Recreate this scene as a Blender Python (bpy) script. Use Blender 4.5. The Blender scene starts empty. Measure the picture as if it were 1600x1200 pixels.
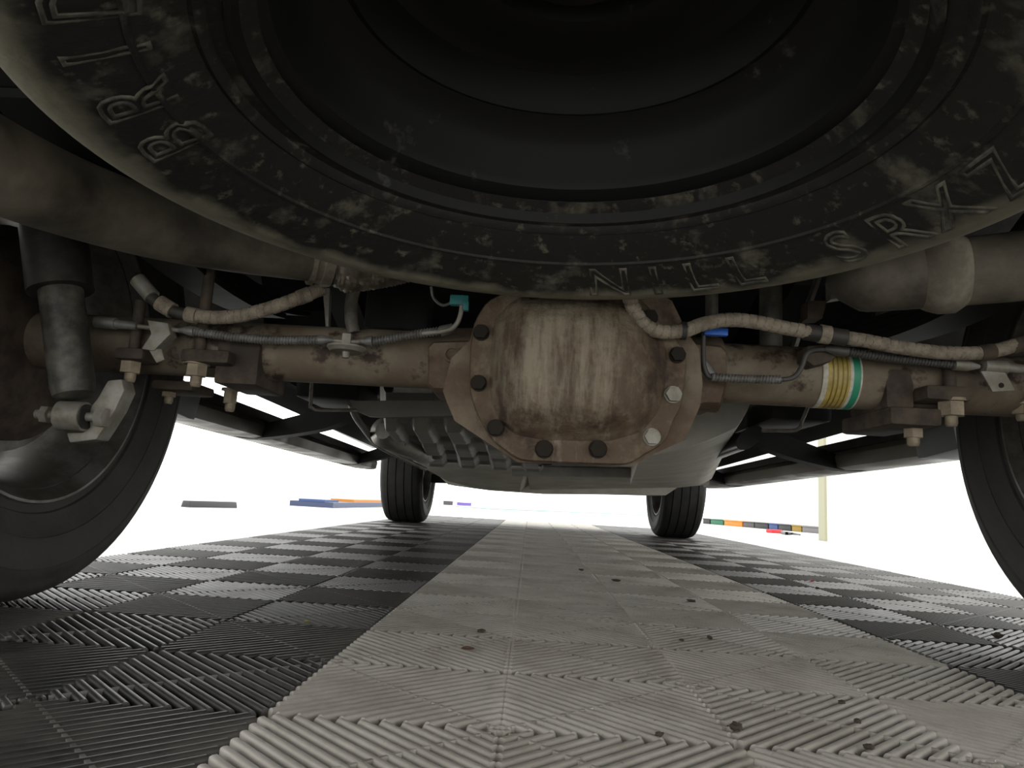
import bpy, bmesh, math, random
from mathutils import Vector, Matrix
random.seed(4)
PI = math.pi
sc = bpy.context.scene
C = sc.collection

# ------------------------------------------------------------------ camera
FPX = 1123.76
YAW, PITCH, ROLL = -0.0334, 0.1591, 0.0573
CAM = Vector((0.0147, -0.6385, 0.1888))
_f = Vector((math.sin(YAW)*math.cos(PITCH), math.cos(YAW)*math.cos(PITCH), math.sin(PITCH)))
_r = Vector((math.cos(YAW), -math.sin(YAW), 0)); _u = _r.cross(_f)
_c, _s = math.cos(ROLL), math.sin(ROLL)
CR = _c*_r + _s*_u; CU = -_s*_r + _c*_u; CF = _f
cam = bpy.data.cameras.new('camera'); cam_o = bpy.data.objects.new('camera', cam); C.objects.link(cam_o)
cam.sensor_width = 36; cam.lens = FPX/1600*36; cam.clip_start = 0.01; cam.clip_end = 200
m3 = Matrix((CR, CU, -CF)).transposed().to_4x4(); m3.translation = CAM
cam_o.matrix_world = m3
sc.camera = cam_o

# ------------------------------------------------------------------ world, exposure
w = bpy.data.worlds.new('overcast'); sc.world = w; w.use_nodes = True
bg = w.node_tree.nodes['Background']; bg.inputs[0].default_value = (0.99, 0.99, 0.97, 1); bg.inputs[1].default_value = 3.0
vs = sc.view_settings; vs.view_transform = 'Standard'; vs.look = 'None'; vs.gamma = 1.0; vs.use_curve_mapping = False
vs.exposure = 0.0

def at(u, v, y):                       # a point of the place at depth y along the truck
    d = CR*((u-800)/FPX) - CU*((v-600)/FPX) + CF
    return CAM + d*((y-CAM.y)/d.y)
def atz(u, v, z=0.0):
    d = CR*((u-800)/FPX) - CU*((v-600)/FPX) + CF
    return CAM + d*((z-CAM.z)/d.z)

# ------------------------------------------------------------------ materials
def mat(name, base, rough=0.6, metal=0.0, dust=None, dscale=20, damt=(0.4, 0.6), bump=0.0, bscale=120, spec=0.5,
        stretch=(1, 1, 1), dust2=None, d2scale=6, d2amt=(0.45, 0.65), drough=None):
    m = bpy.data.materials.new(name); m.use_nodes = True
    nt = m.node_tree; N = nt.nodes; L = nt.links; b = N['Principled BSDF']
    b.inputs['Base Color'].default_value = (*base, 1); b.inputs['Roughness'].default_value = rough
    b.inputs['Metallic'].default_value = metal; b.inputs['Specular IOR Level'].default_value = spec
    tc = N.new('ShaderNodeTexCoord'); mp = N.new('ShaderNodeMapping'); mp.inputs['Scale'].default_value = stretch
    L.new(tc.outputs['Object'], mp.inputs['Vector'])
    col = None
    def layer(prev, c, scale, amt, detail=6):
        nz = N.new('ShaderNodeTexNoise'); nz.inputs['Scale'].default_value = scale; nz.inputs['Detail'].default_value = detail
        nz.inputs['Roughness'].default_value = 0.65
        L.new(mp.outputs[0], nz.inputs['Vector'])
        rp = N.new('ShaderNodeMapRange'); rp.inputs[1].default_value = amt[0]; rp.inputs[2].default_value = amt[1]
        L.new(nz.outputs['Fac'], rp.inputs[0])
        mx = N.new('ShaderNodeMix'); mx.data_type = 'RGBA'
        L.new(rp.outputs[0], mx.inputs['Factor'])
        if prev is None: mx.inputs[6].default_value = (*base, 1)
        else: L.new(prev, mx.inputs[6])
        mx.inputs[7].default_value = (*c, 1)
        return mx.outputs[2], rp.outputs[0]
    if dust:
        col, f = layer(None, dust, dscale, damt)
        if drough is not None:
            mr = N.new('ShaderNodeMapRange'); mr.inputs[3].default_value = rough; mr.inputs[4].default_value = drough
            L.new(f, mr.inputs[0]); L.new(mr.outputs[0], b.inputs['Roughness'])
    if dust2: col, f = layer(col, dust2, d2scale, d2amt)
    if col is not None: L.new(col, b.inputs['Base Color'])
    if bump:
        nz = N.new('ShaderNodeTexNoise'); nz.inputs['Scale'].default_value = bscale; nz.inputs['Detail'].default_value = 5
        L.new(mp.outputs[0], nz.inputs['Vector'])
        bp = N.new('ShaderNodeBump'); bp.inputs['Strength'].default_value = bump; bp.inputs['Distance'].default_value = 0.004
        L.new(nz.outputs['Fac'], bp.inputs['Height']); L.new(bp.outputs[0], b.inputs['Normal'])
    return m
MT = {}
MT['ground'] = mat('pale_concrete', (0.62, 0.62, 0.60), 0.7, dust=(0.5, 0.5, 0.48), dscale=3)
MT['wall'] = mat('white_paint', (0.82, 0.82, 0.80), 0.6, dust=(0.76, 0.76, 0.74), dscale=2)
MT['tile_dark'] = mat('black_plastic', (0.020, 0.0195, 0.019), 0.40, dust=(0.070, 0.063, 0.054), dscale=7, damt=(0.42, 0.72), spec=0.5, drough=0.55)
MT['tile_light'] = mat('grey_plastic', (0.43, 0.405, 0.365), 0.5, dust=(0.25, 0.228, 0.19), dscale=7, damt=(0.40, 0.72), spec=0.4,
                       dust2=(0.12, 0.105, 0.085), d2scale=60, d2amt=(0.66, 0.72))
MT['gap_shade'] = mat('shade_between_ribs', (0.055, 0.047, 0.037), 0.9, dust=(0.03, 0.026, 0.02), dscale=25)  # shade in the gaps between ribs, put into the base colour
MT['bar_dark'] = mat('dusty_bar', (0.20, 0.19, 0.17), 0.7, dust=(0.08, 0.075, 0.065), dscale=12)
MT['bar_light'] = mat('pale_dusty_bar', (0.50, 0.48, 0.43), 0.7, dust=(0.24, 0.22, 0.18), dscale=30)
MT['tyre'] = mat('tyre_rubber', (0.020, 0.019, 0.018), 0.62, dust=(0.055, 0.050, 0.043), dscale=14, damt=(0.35, 0.75), bump=0.25, bscale=90, drough=0.85)
MT['tyre_front'] = mat('dark_tyre_rubber', (0.010, 0.010, 0.010), 0.7, dust=(0.022, 0.020, 0.018), dscale=14, damt=(0.4, 0.75), spec=0.25)
MT['tyre_spare'] = mat('dusty_tyre_rubber', (0.015, 0.014, 0.012), 0.55, dust=(0.15, 0.135, 0.10), dscale=16, damt=(0.54, 0.70), bump=0.35, bscale=70,
                       dust2=(0.13, 0.118, 0.088), d2scale=60, d2amt=(0.58, 0.70), drough=0.9)
def tan_shoulder(m, cx, cy, r0, r1, col):
    # dried mud caked round the shoulder of the spare tyre
    nt = m.node_tree; N = nt.nodes; L = nt.links; b = N['Principled BSDF']; src = b.inputs['Base Color'].links[0].from_socket
    tc = N.new('ShaderNodeTexCoord'); mp = N.new('ShaderNodeMapping'); mp.inputs['Location'].default_value = (-cx, -cy, 0); mp.inputs['Scale'].default_value = (1, 1, 0)
    L.new(tc.outputs['Object'], mp.inputs[0]); ln = N.new('ShaderNodeVectorMath'); ln.operation = 'LENGTH'; L.new(mp.outputs[0], ln.inputs[0])
    nz = N.new('ShaderNodeTexNoise'); nz.inputs['Scale'].default_value = 22; nz.inputs['Detail'].default_value = 5; L.new(tc.outputs['Object'], nz.inputs[0])
    ma = N.new('ShaderNodeMath'); ma.operation = 'MULTIPLY_ADD'; ma.inputs[1].default_value = 0.05; L.new(nz.outputs['Fac'], ma.inputs[0]); L.new(ln.outputs['Value'], ma.inputs[2])
    mr = N.new('ShaderNodeMapRange'); mr.inputs[1].default_value = r0; mr.inputs[2].default_value = r1; mr.inputs[4].default_value = 0.92; L.new(ma.outputs[0], mr.inputs[0])
    mx = N.new('ShaderNodeMix'); mx.data_type = 'RGBA'; L.new(mr.outputs[0], mx.inputs['Factor']); L.new(src, mx.inputs[6]); mx.inputs[7].default_value = (*col, 1); L.new(mx.outputs[2], b.inputs['Base Color'])
tan_shoulder(MT['tyre_spare'], 0.029, -0.135, 0.362, 0.382, (0.20, 0.182, 0.13))
MT['letter'] = mat('letter_rubber', (0.05, 0.046, 0.038), 0.6, dust=(0.17, 0.155, 0.12), dscale=40, damt=(0.42, 0.62))
MT['dirt_edge'] = mat('tan_mud', (0.20, 0.18, 0.13), 0.9, dust=(0.11, 0.095, 0.07), dscale=30, damt=(0.42, 0.62), bump=0.3)
MT['black_steel'] = mat('black_painted_steel', (0.009, 0.009, 0.009), 0.6, dust=(0.024, 0.021, 0.018), dscale=12, damt=(0.5, 0.75), spec=0.25)
MT['rim_black'] = mat('black_rim_steel', (0.005, 0.005, 0.005), 0.6, dust=(0.10, 0.095, 0.08), dscale=18, damt=(0.64, 0.74), drough=0.8)
MT['rust'] = mat('rusty_cast_iron', (0.105, 0.066, 0.040), 0.75, dust=(0.21, 0.17, 0.12), dscale=9, damt=(0.42, 0.66), bump=0.5, bscale=60,
                 dust2=(0.045, 0.026, 0.016), d2scale=13, d2amt=(0.56, 0.68))
MT['cover'] = mat('streaked_rusty_cover', (0.115, 0.078, 0.048), 0.7, dust=(0.31, 0.265, 0.195), dscale=15, damt=(0.46, 0.66), bump=0.45, bscale=70, stretch=(1.9, 1, 0.34),
                  dust2=(0.055, 0.034, 0.022), d2scale=14, d2amt=(0.57, 0.70))
def streaks(m, x0, half, z1, z2, col):
    # dried mud run down the middle of the cover
    nt = m.node_tree; N = nt.nodes; L = nt.links; b = N['Principled BSDF']; src = b.inputs['Base Color'].links[0].from_socket
    tc = N.new('ShaderNodeTexCoord'); sp = N.new('ShaderNodeSeparateXYZ'); L.new(tc.outputs['Object'], sp.inputs[0])
    def math_(op, a, c, clamp=False):
        n = N.new('ShaderNodeMath'); n.operation = op; n.use_clamp = clamp
        for i, q in enumerate((a, c)):
            if q is None: continue
            if isinstance(q, (int, float)): n.inputs[i].default_value = q
            else: L.new(q, n.inputs[i])
        return n.outputs[0]
    dx = math_('ABSOLUTE', math_('SUBTRACT', sp.outputs[0], x0), None)
    mp = N.new('ShaderNodeMapping'); mp.inputs['Scale'].default_value = (1, 0.4, 0.13); L.new(tc.outputs['Object'], mp.inputs[0])
    nz = N.new('ShaderNodeTexNoise'); nz.inputs['Scale'].default_value = 46; nz.inputs['Detail'].default_value = 6; nz.inputs['Roughness'].default_value = 0.7; L.new(mp.outputs[0], nz.inputs[0])
    nf = N.new('ShaderNodeTexNoise'); nf.inputs['Scale'].default_value = 60; nf.inputs['Detail'].default_value = 8; nf.inputs['Roughness'].default_value = 0.75; L.new(tc.outputs['Object'], nf.inputs[0])
    mx_ = math_('SUBTRACT', 1.0, math_('DIVIDE', dx, half))
    zz = N.new('ShaderNodeMapRange'); zz.inputs[1].default_value = z1; zz.inputs[2].default_value = z2; L.new(sp.outputs[2], zz.inputs[0])
    low = math_('MULTIPLY', math_('SUBTRACT', 1.0, zz.outputs[0]), -0.55)
    f = math_('ADD', math_('ADD', math_('MULTIPLY', mx_, 0.55), low), math_('MULTIPLY', math_('SUBTRACT', nz.outputs['Fac'], 0.47), 4.2))
    f = math_('ADD', f, math_('MULTIPLY', math_('SUBTRACT', nf.outputs['Fac'], 0.5), 1.6))
    f = math_('MULTIPLY', math_('MULTIPLY', f, 0.9, True), math_('MULTIPLY', mx_, 3.0, True), True)
    mx = N.new('ShaderNodeMix'); mx.data_type = 'RGBA'; L.new(f, mx.inputs['Factor']); L.new(src, mx.inputs[6]); mx.inputs[7].default_value = (*col, 1); L.new(mx.outputs[2], b.inputs['Base Color'])
MT['cover'] = mat('muddy_rusty_cover', (0.105, 0.070, 0.042), 0.75, dust=(0.19, 0.15, 0.10), dscale=34, damt=(0.48, 0.68), bump=0.7, bscale=110,
                  dust2=(0.050, 0.030, 0.019), d2scale=15, d2amt=(0.50, 0.64))
streaks(MT['cover'], 0.040, 0.105, 0.27, 0.34, (0.27, 0.23, 0.165))
MT['tube'] = mat('dusty_brown_steel', (0.145, 0.110, 0.075), 0.7, dust=(0.22, 0.185, 0.135), dscale=8, damt=(0.42, 0.62), bump=0.3, bscale=60,
                 dust2=(0.042, 0.024, 0.015), d2scale=17, d2amt=(0.545, 0.62))
MT['exhaust'] = mat('dusty_exhaust_steel', (0.075, 0.064, 0.052), 0.55, metal=0.2, dust=(0.21, 0.185, 0.14), dscale=9, damt=(0.40, 0.66), bump=0.12, drough=0.85)
MT['collar'] = mat('tan_dusty_collar', (0.27, 0.24, 0.19), 0.85, dust=(0.17, 0.145, 0.11), dscale=22, bump=0.4)
MT['mesh_shield'] = mat('embossed_foil', (0.40, 0.36, 0.29), 0.45, metal=0.5, dust=(0.18, 0.155, 0.12), dscale=25)
MT['hose'] = mat('tan_braid', (0.30, 0.25, 0.19), 0.8, dust=(0.17, 0.14, 0.105), dscale=60, damt=(0.42, 0.64), bump=0.5, bscale=500)
MT['coil'] = mat('grey_coil', (0.22, 0.215, 0.205), 0.5, metal=0.3, dust=(0.13, 0.12, 0.105), dscale=30)
MT['coil_dark'] = mat('dark_coil', (0.07, 0.065, 0.06), 0.55, metal=0.2)
MT['zinc'] = mat('zinc_bracket', (0.30, 0.285, 0.25), 0.55, metal=0.3, dust=(0.20, 0.18, 0.14), dscale=30)
MT['nut'] = mat('dusty_nut', (0.22, 0.18, 0.125), 0.6, metal=0.3, dust=(0.33, 0.27, 0.19), dscale=50)
MT['dark_bolt'] = mat('dark_bolt', (0.020, 0.016, 0.012), 0.75, spec=0.2)
MT['rubber'] = mat('black_rubber', (0.018, 0.017, 0.016), 0.6, dust=(0.04, 0.036, 0.03), dscale=25)
MT['pad'] = mat('dusty_black_plate', (0.036, 0.026, 0.019), 0.8, dust=(0.085, 0.062, 0.042), dscale=20)
MT['shock'] = mat('dusty_shock_paint', (0.035, 0.033, 0.029), 0.5, dust=(0.15, 0.135, 0.105), dscale=11, damt=(0.42, 0.60))
MT['shield'] = mat('grey_shield_steel', (0.17, 0.162, 0.147), 0.5, dust=(0.25, 0.23, 0.195), dscale=8, damt=(0.4, 0.65), metal=0.2)
MT['tank'] = mat('pale_grey_tank', (0.50, 0.47, 0.41), 0.6, dust=(0.38, 0.35, 0.29), dscale=6)
MT['silver'] = mat('aluminised_steel', (0.45, 0.43, 0.40), 0.42, metal=0.7, dust=(0.32, 0.29, 0.24), dscale=10)
MT['gloss_black'] = mat('gloss_black_plastic', (0.008, 0.008, 0.009), 0.32)
MT['board'] = mat('dusty_running_board', (0.10, 0.095, 0.085), 0.33, metal=0.5, dust=(0.20, 0.18, 0.15), dscale=5, drough=0.6)
MT['board_cap'] = mat('grey_step_cap', (0.22, 0.23, 0.24), 0.5)
MT['paint'] = mat('dark_body_paint', (0.03, 0.03, 0.032), 0.3)
MT['alloy'] = mat('dull_alloy', (0.22, 0.21, 0.20), 0.45, metal=0.6, dust=(0.10, 0.09, 0.075), dscale=9, damt=(0.4, 0.6))
MT['gold'] = mat('gold_print', (0.50, 0.38, 0.10), 0.5, dust=(0.33, 0.24, 0.07), dscale=40)
MT['gold_dark'] = mat('dark_gold_print', (0.20, 0.14, 0.03), 0.5)
MT['label_white'] = mat('white_print', (0.62, 0.60, 0.52), 0.5, dust=(0.4, 0.36, 0.28), dscale=40)
MT['label_green'] = mat('green_print', (0.03, 0.26, 0.15), 0.5)
MT['teal'] = mat('teal_plastic', (0.03, 0.26, 0.24), 0.5, dust=(0.05, 0.17, 0.2), dscale=40)
MT['blue'] = mat('blue_plastic', (0.02, 0.14, 0.62), 0.45)

# ------------------------------------------------------------------ mesh helpers
class MB:
    def __init__(s): s.v = []; s.f = []
    def add(s, vs, fs):
        o = len(s.v); s.v += [tuple(x) for x in vs]; s.f += [tuple(i+o for i in f) for f in fs]; return s
    def box(s, c, d, rot=None):
        hx, hy, hz = d[0]/2, d[1]/2, d[2]/2
        P = [Vector((x, y, z)) for x in (-hx, hx) for y in (-hy, hy) for z in (-hz, hz)]
        if rot: P = [rot @ p for p in P]
        c = Vector(c)
        return s.add([p+c for p in P], [(0,1,3,2),(4,6,7,5),(0,4,5,1),(2,3,7,6),(0,2,6,4),(1,5,7,3)])
    def tube(s, path, r, n=16, caps=True, flat=None):
        """swept tube; r number, list, or function(arc length, angle)"""
        path = [Vector(p) for p in path]; k = len(path)
        ds = [0.0]
        for i in range(1, k): ds.append(ds[-1]+(path[i]-path[i-1]).length)
        t0 = (path[1]-path[0]).normalized()
        up = Vector((0,0,1)) if abs(t0.z) < 0.9 else Vector((0,1,0))
        nx = t0.cross(up).normalized(); V = []
        for i in range(k):
            t = (path[min(i+1,k-1)]-path[max(i-1,0)]).normalized()
            nx = (nx - t*nx.dot(t)).normalized(); ny = t.cross(nx)
            for j in range(n):
                a = 2*PI*j/n
                rr = r(ds[i], a) if callable(r) else (r[i] if isinstance(r, (list, tuple)) else r)
                x, y = math.cos(a)*rr, math.sin(a)*rr
                if flat: y *= flat
                V.append(path[i]+nx*x+ny*y)
        F = [(i*n+j, i*n+(j+1)%n, (i+1)*n+(j+1)%n, (i+1)*n+j) for i in range(k-1) for j in range(n)]
        if caps: F += [tuple(range(n))[::-1], tuple(range((k-1)*n, k*n))]
        return s.add(V, F)
    def cyl(s, a, b, r0, r1=None, n=20): return s.tube([a, b], [r0, r0 if r1 is None else r1], n)
    def lathe(s, prof, c, axis='z', n=64, sx=1, closed=False, a0=0.0, a1=2*PI):
        """profile of (along axis, radius)"""
        c = Vector(c); V = []; full = abs(a1-a0-2*PI) < 1e-6; m = n if full else n+1
        for j in range(m):
            a = a0+(a1-a0)*j/n; ca, sa = math.cos(a), math.sin(a)
            for (h, r) in prof:
                if axis == 'z': p = Vector((r*ca, r*sa, h))
                elif axis == 'x': p = Vector((h*sx, r*ca, r*sa))
                else: p = Vector((r*ca, h, r*sa))
                V.append(c+p)
        k = len(prof); F = []
        for j in range(n):
            j2 = (j+1) % m
            for i in range(k-1 if not closed else k):
                i2 = (i+1) % k
                F.append((j*k+i, j*k+i2, j2*k+i2, j2*k+i))
        return s.add(V, F)
    def prism(s, pts, off):
        """closed outline of 3D points, extruded by off"""
        n = len(pts); off = Vector(off); P = [Vector(p) for p in pts]
        return s.add(P+[p+off for p in P], [tuple(range(n)), tuple(range(2*n-1, n-1, -1))] + [(i, i+n, (i+1)%n+n, (i+1)%n) for i in range(n)])
    def loft(s, secs, caps=True):
        n = len(secs[0]); V = [p for q in secs for p in q]; k = len(secs)
        F = [(i*n+j, i*n+(j+1)%n, (i+1)*n+(j+1)%n, (i+1)*n+j) for i in range(k-1) for j in range(n)]
        if caps: F += [tuple(range(n))[::-1], tuple(range((k-1)*n, k*n))]
        return s.add(V, F)
    def hexnut(s, c, r, h, axis=(0,0,1)):
        a = Vector(axis).normalized(); return s.tube([Vector(c)-a*h/2, Vector(c)+a*h/2], r, n=6)
def spline(pts, step=0.004):
    """Catmull-Rom through the points"""
    P = [Vector(p) for p in pts]; P = [P[0]*2-P[1]]+P+[P[-1]*2-P[-2]]; out = []
    for i in range(1, len(P)-2):
        a, b, c, d = P[i-1:i+3]; n = max(2, int((c-b).length/step))
        for k in range(n):
            t = k/n
            out.append(0.5*((2*b)+(c-a)*t+(2*a-5*b+4*c-d)*t*t+(3*b-a-3*c+d)*t**3))
    out.append(P[-2]); return out

def world_of(o):
    x = Vector((0,0,0))
    while o: x += o.location; o = o.parent
    return x
def obj(name, mb, m, parent=None, label=None, smooth=35, bevel=0):
    me = bpy.data.meshes.new(name); me.from_pydata([tuple(v) for v in mb.v], [], mb.f)
    bm = bmesh.new(); bm.from_mesh(me); bmesh.ops.recalc_face_normals(bm, faces=bm.faces)
    if bevel: bmesh.ops.bevel(bm, geom=[e for e in bm.edges if len(e.link_faces) == 2 and e.calc_face_angle(0) > 0.6], offset=bevel, segments=2, profile=0.6, affect='EDGES', clamp_overlap=True)
    bm.to_mesh(me); bm.free()
    if smooth:
        me.shade_smooth(); me.set_sharp_from_angle(angle=math.radians(smooth))
    me.materials.append(MT[m] if isinstance(m, str) else m)
    o = bpy.data.objects.new(name, me); C.objects.link(o)
    if parent: o.parent = parent; o.location = -world_of(parent)
    if label: o['label'] = label
    return o
def thing(name, label, cat, loc, group=None):
    o = bpy.data.objects.new(name, None); C.objects.link(o); o.location = loc; o.empty_display_size = 0.1
    o['label'] = label; o['category'] = cat
    if group: o['group'] = group
    return o
def tag(o, label, cat, group=None):
    o['label'] = label; o['category'] = cat
    if group: o['group'] = group
    return o
def copy_to(o, parent, loc):
    c = o.copy(); C.objects.link(c); c.parent = parent; c.location = loc; return c

# ------------------------------------------------------------------ the setting: ground, mat of ribbed tiles, walls
FZ = -0.018
g = MB(); g.box((0, 6, FZ-0.06), (60, 60, 0.12))
floor = obj('floor', g, 'ground', smooth=0); floor['kind'] = 'structure'; floor['label'] = 'pale concrete ground under a mat of ribbed tiles'

Q = 0.2
def tile_mesh():
    mb = MB(); mb.bars = []; E = 0.0002; W = 0.0040; D = 0.012
    nrib = 22; step = 2*Q/nrib
    prof = [(-1.0, -D), (-1.0, -0.0032), (-0.78, -0.0009), (-0.40, 0), (0.40, 0), (0.78, -0.0009), (1.0, -0.0032), (1.0, -D)]
    for sx in (-1, 1):
        for sy in (-1, 1):
            ribs = []
            for k in range(nrib):
                c = (k+0.5)*step
                a0 = max(0.0, c-Q); a1 = min(Q, c)
                lo = a0+E+0.0012; hi = a1-E-0.0012
                if hi-lo < 0.004: continue
                A = Vector((lo*sx, (c-lo)*sy, 0)); B = Vector((hi*sx, (c-hi)*sy, 0))
                t = (B-A).normalized(); nrm = Vector((-t.y, t.x, 0))
                sec = []
                for P, sg in ((A, 1), (B, -1)):
                    sec.append([P+nrm*(W*x)+Vector((0,0,z))+t*sg*(0.0018*(1+z/0.0035) if z > -0.0034 else 0) for x, z in prof])
                mb.loft(sec)
            d = Vector((sx, sy, 0)).normalized(); nn = Vector((-d.y, d.x, 0)); rz = Matrix.Rotation(math.atan2(d.y, d.x), 3, 'Z')
            n0 = len(mb.f); mb.box(d*0.146+Vector((0,0,-0.0046)), (0.268, 0.0034, 0.0080), rz); mb.bars += list(range(n0, len(mb.f)))         # bar along the diagonal
            for off in (-0.11, -0.074, -0.037, 0.037, 0.074, 0.11):                                     # lower bars
                h = 0.2828/2-abs(off)
                mb.box(d*0.1414+nn*off+Vector((0,0,-0.0125)), (2*h-0.004, 0.003, 0.005), rz)
    n0 = len(mb.f); mb.box((0, 0, -0.0148), (0.3985, 0.3985, 0.002)); mb.dirt = list(range(n0, len(mb.f)))  # base plate, coloured dark to stand in for shade between the ribs
    mb.lathe([(-0.010, 0.0045), (-0.001, 0.0045), (0, 0.006), (-0.001, 0.0078), (-0.010, 0.0078)], (0,0,0), 'z', n=10)
    for sx in (-1, 1):                                                                                 # feet
        for sy in (-1, 1):
            for a, b in ((0.03, 0.03), (0.17, 0.17), (0.03, 0.17), (0.17, 0.03)):
                mb.box((a*sx, b*sy, -0.0145), (0.012, 0.012, 0.007))
    return mb
tm = tile_mesh()
t_dark = obj('floor_tile', tm, 'tile_dark', floor, smooth=50)
t_light = obj('floor_tile', tm, 'tile_light', floor, smooth=50)
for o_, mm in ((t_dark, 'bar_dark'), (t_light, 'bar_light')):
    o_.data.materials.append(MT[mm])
    o_.data.materials.append(MT['gap_shade'])
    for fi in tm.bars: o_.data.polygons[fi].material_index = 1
    for fi in tm.dirt: o_.data.polygons[fi].material_index = 2  # base plate faces take the painted gap shade
first = {'d': True, 'l': True}
for i in range(-1-1, 3+1):
    for j in range(-2, 16):
        kind = 'l' if i in (0, 1) else 'd'; src = t_light if kind == 'l' else t_dark
        loc = (i*2*Q, j*2*Q, random.uniform(-0.0006, 0.0004))
        if first[kind]: src.location = loc; first[kind] = False
        else: copy_to(src, floor, loc)

# ------------------------------------------------------------------ the truck
TC = Vector((0.065, 0.42, 0))
truck = thing('truck', 'dark truck seen from below behind its rear axle, filling the picture', 'truck', TC)
def part(name, mb, m, parent=None, **k): return obj(name, mb, m, parent or truck, **k)

# --- underbody
AX = 0.42; AXF = 4.30; AZ = 0.388
mb = MB(); mb.box((0.065, 0.12, 0.815), (1.90, 2.3, 0.03))
for i in range(9): mb.box((0.065, -0.9+i*0.25, 0.79), (1.5, 0.09, 0.03))
part('bed_floor', mb, 'black_steel', bevel=0)
mb = MB(); mb.box((0.065, 3.15, 0.56), (1.78, 3.7, 0.05)); mb.box((0.065, 1.29, 0.72), (1.86, 0.03, 0.3))
part('cab_floor', mb, 'black_steel')
for s in (-1, 1):
    X = 0.065+s*1.0
    def arc(y0, r, a0, a1, z0=AZ, n=14): return [(y0+r*math.cos(a0+(a1-a0)*i/n), z0+r*math.sin(a0+(a1-a0)*i/n)) for i in range(n+1)]
    out = [(-1.12, 0.62), (-0.05, 0.55)] + arc(AX, 0.49, PI-0.34, 0.30) + [(1.25, 0.52), (3.75, 0.45)] + arc(AXF, 0.49, PI-0.15, 0.15) + [(5.2, 0.45), (5.3, 1.0), (-1.12, 1.2)]
    mb = MB(); mb.prism([(X, y, z) for y, z in out], (s*0.03, 0, 0)); part('body_side', mb, 'paint', smooth=0)
    mb = MB(); mb.lathe([(0.0, 0.47), (-0.36, 0.47), (-0.36, 0.455), (0.0, 0.455)], (X, AX, AZ), 'x', n=24, sx=s, closed=True, a0=0.25, a1=PI-0.25)
    part('wheel_arch_liner', mb, 'rubber')
    mb = MB(); mb.lathe([(0.0, 0.47), (-0.36, 0.47), (-0.36, 0.455), (0.0, 0.455)], (X, AXF, AZ), 'x', n=24, sx=s, closed=True, a0=0.2, a1=PI-0.2)
    part('wheel_arch_liner', mb, 'rubber')
    # rocker sill, raked a little
    xs = -0.88 if s < 0 else 1.0
    z0, z1 = (0.480, 0.432) if s < 0 else (0.470, 0.405)
    mb = MB()
    mb.loft([[(xs, 1.22, z0), (xs+s*0.05, 1.22, z0+0.02), (xs+s*0.08, 1.22, z0+0.16), (xs-s*0.16, 1.22, z0+0.16), (xs-s*0.14, 1.22, z0+0.03)],
             [(xs, 3.7, z1), (xs+s*0.05, 3.7, z1+0.02), (xs+s*0.08, 3.7, z1+0.16), (xs-s*0.16, 3.7, z1+0.16), (xs-s*0.14, 3.7, z1+0.03)]])
    part('rocker_sill', mb, 'black_steel', smooth=0)
    # frame rail with the arch over the axle
    fx = 0.065+s*0.485
    path = [(-1.0, 0.66), (-0.3, 0.66), (0.1, 0.70), (0.75, 0.70), (1.2, 0.56), (1.6, 0.50), (3.4, 0.47), (4.9, 0.5)]
    mb = MB(); mb.loft([[(fx-0.035, y, z-0.06), (fx+0.035, y, z-0.06), (fx+0.035, y, z+0.06), (fx-0.035, y, z+0.06)] for y, z in path])
    part('frame_rail', mb, 'black_steel', smooth=0)
mb = MB(); mb.box((0.065, -1.13, 0.62), (1.96, 0.16, 0.17)); part('rear_bumper', mb, 'paint', bevel=0.03)
mb = MB(); mb.box((0.065, 5.28, 0.60), (1.9, 0.14, 0.34)); part('front_bumper', mb, 'paint', bevel=0.04)
for y, z in ((-0.62, 0.66), (0.62, 0.70), (1.22, 0.485), (2.6, 0.47)):
    mb = MB(); mb.box((0.065, y, z), (0.82, 0.09, 0.09)); part('frame_crossmember', mb, 'black_steel', bevel=0.01)

# --- wheels
def tyre_profile(W, R, rb, grooves=True):
    k = W/0.275; q = R/0.39
    half = [(0.098, rb-0.012), (0.108, rb+0.004), (0.113, rb+0.010), (0.1135, rb+0.022), (0.1175, rb+0.024), (0.122, rb+0.040), (0.1285, 0.292), (0.1295, 0.294), (0.131, 0.2945),
            (0.1345, 0.306), (0.1365, 0.322), (0.1355, 0.338), (0.1370, 0.340), (0.1365, 0.343), (0.1325, 0.352), (0.1270, 0.363), (0.1265, 0.366), (0.121, 0.374), (0.112, 0.381), (0.100, 0.3855)]
    half = [(x*k, r if r <= rb+0.05 else r*q) for x, r in half]
    tread = []
    if grooves:
        for g0 in (0.078, 0.026, -0.026, -0.078):
            tread += [(k*(g0+0.0042), R-0.001), (k*(g0+0.003), R-0.007), (k*(g0-0.003), R-0.007), (k*(g0-0.0042), R-0.001)]
    else: tread = [(0, R)]
    return half + tread + [(-x, r) for x, r in half[::-1]]
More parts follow.
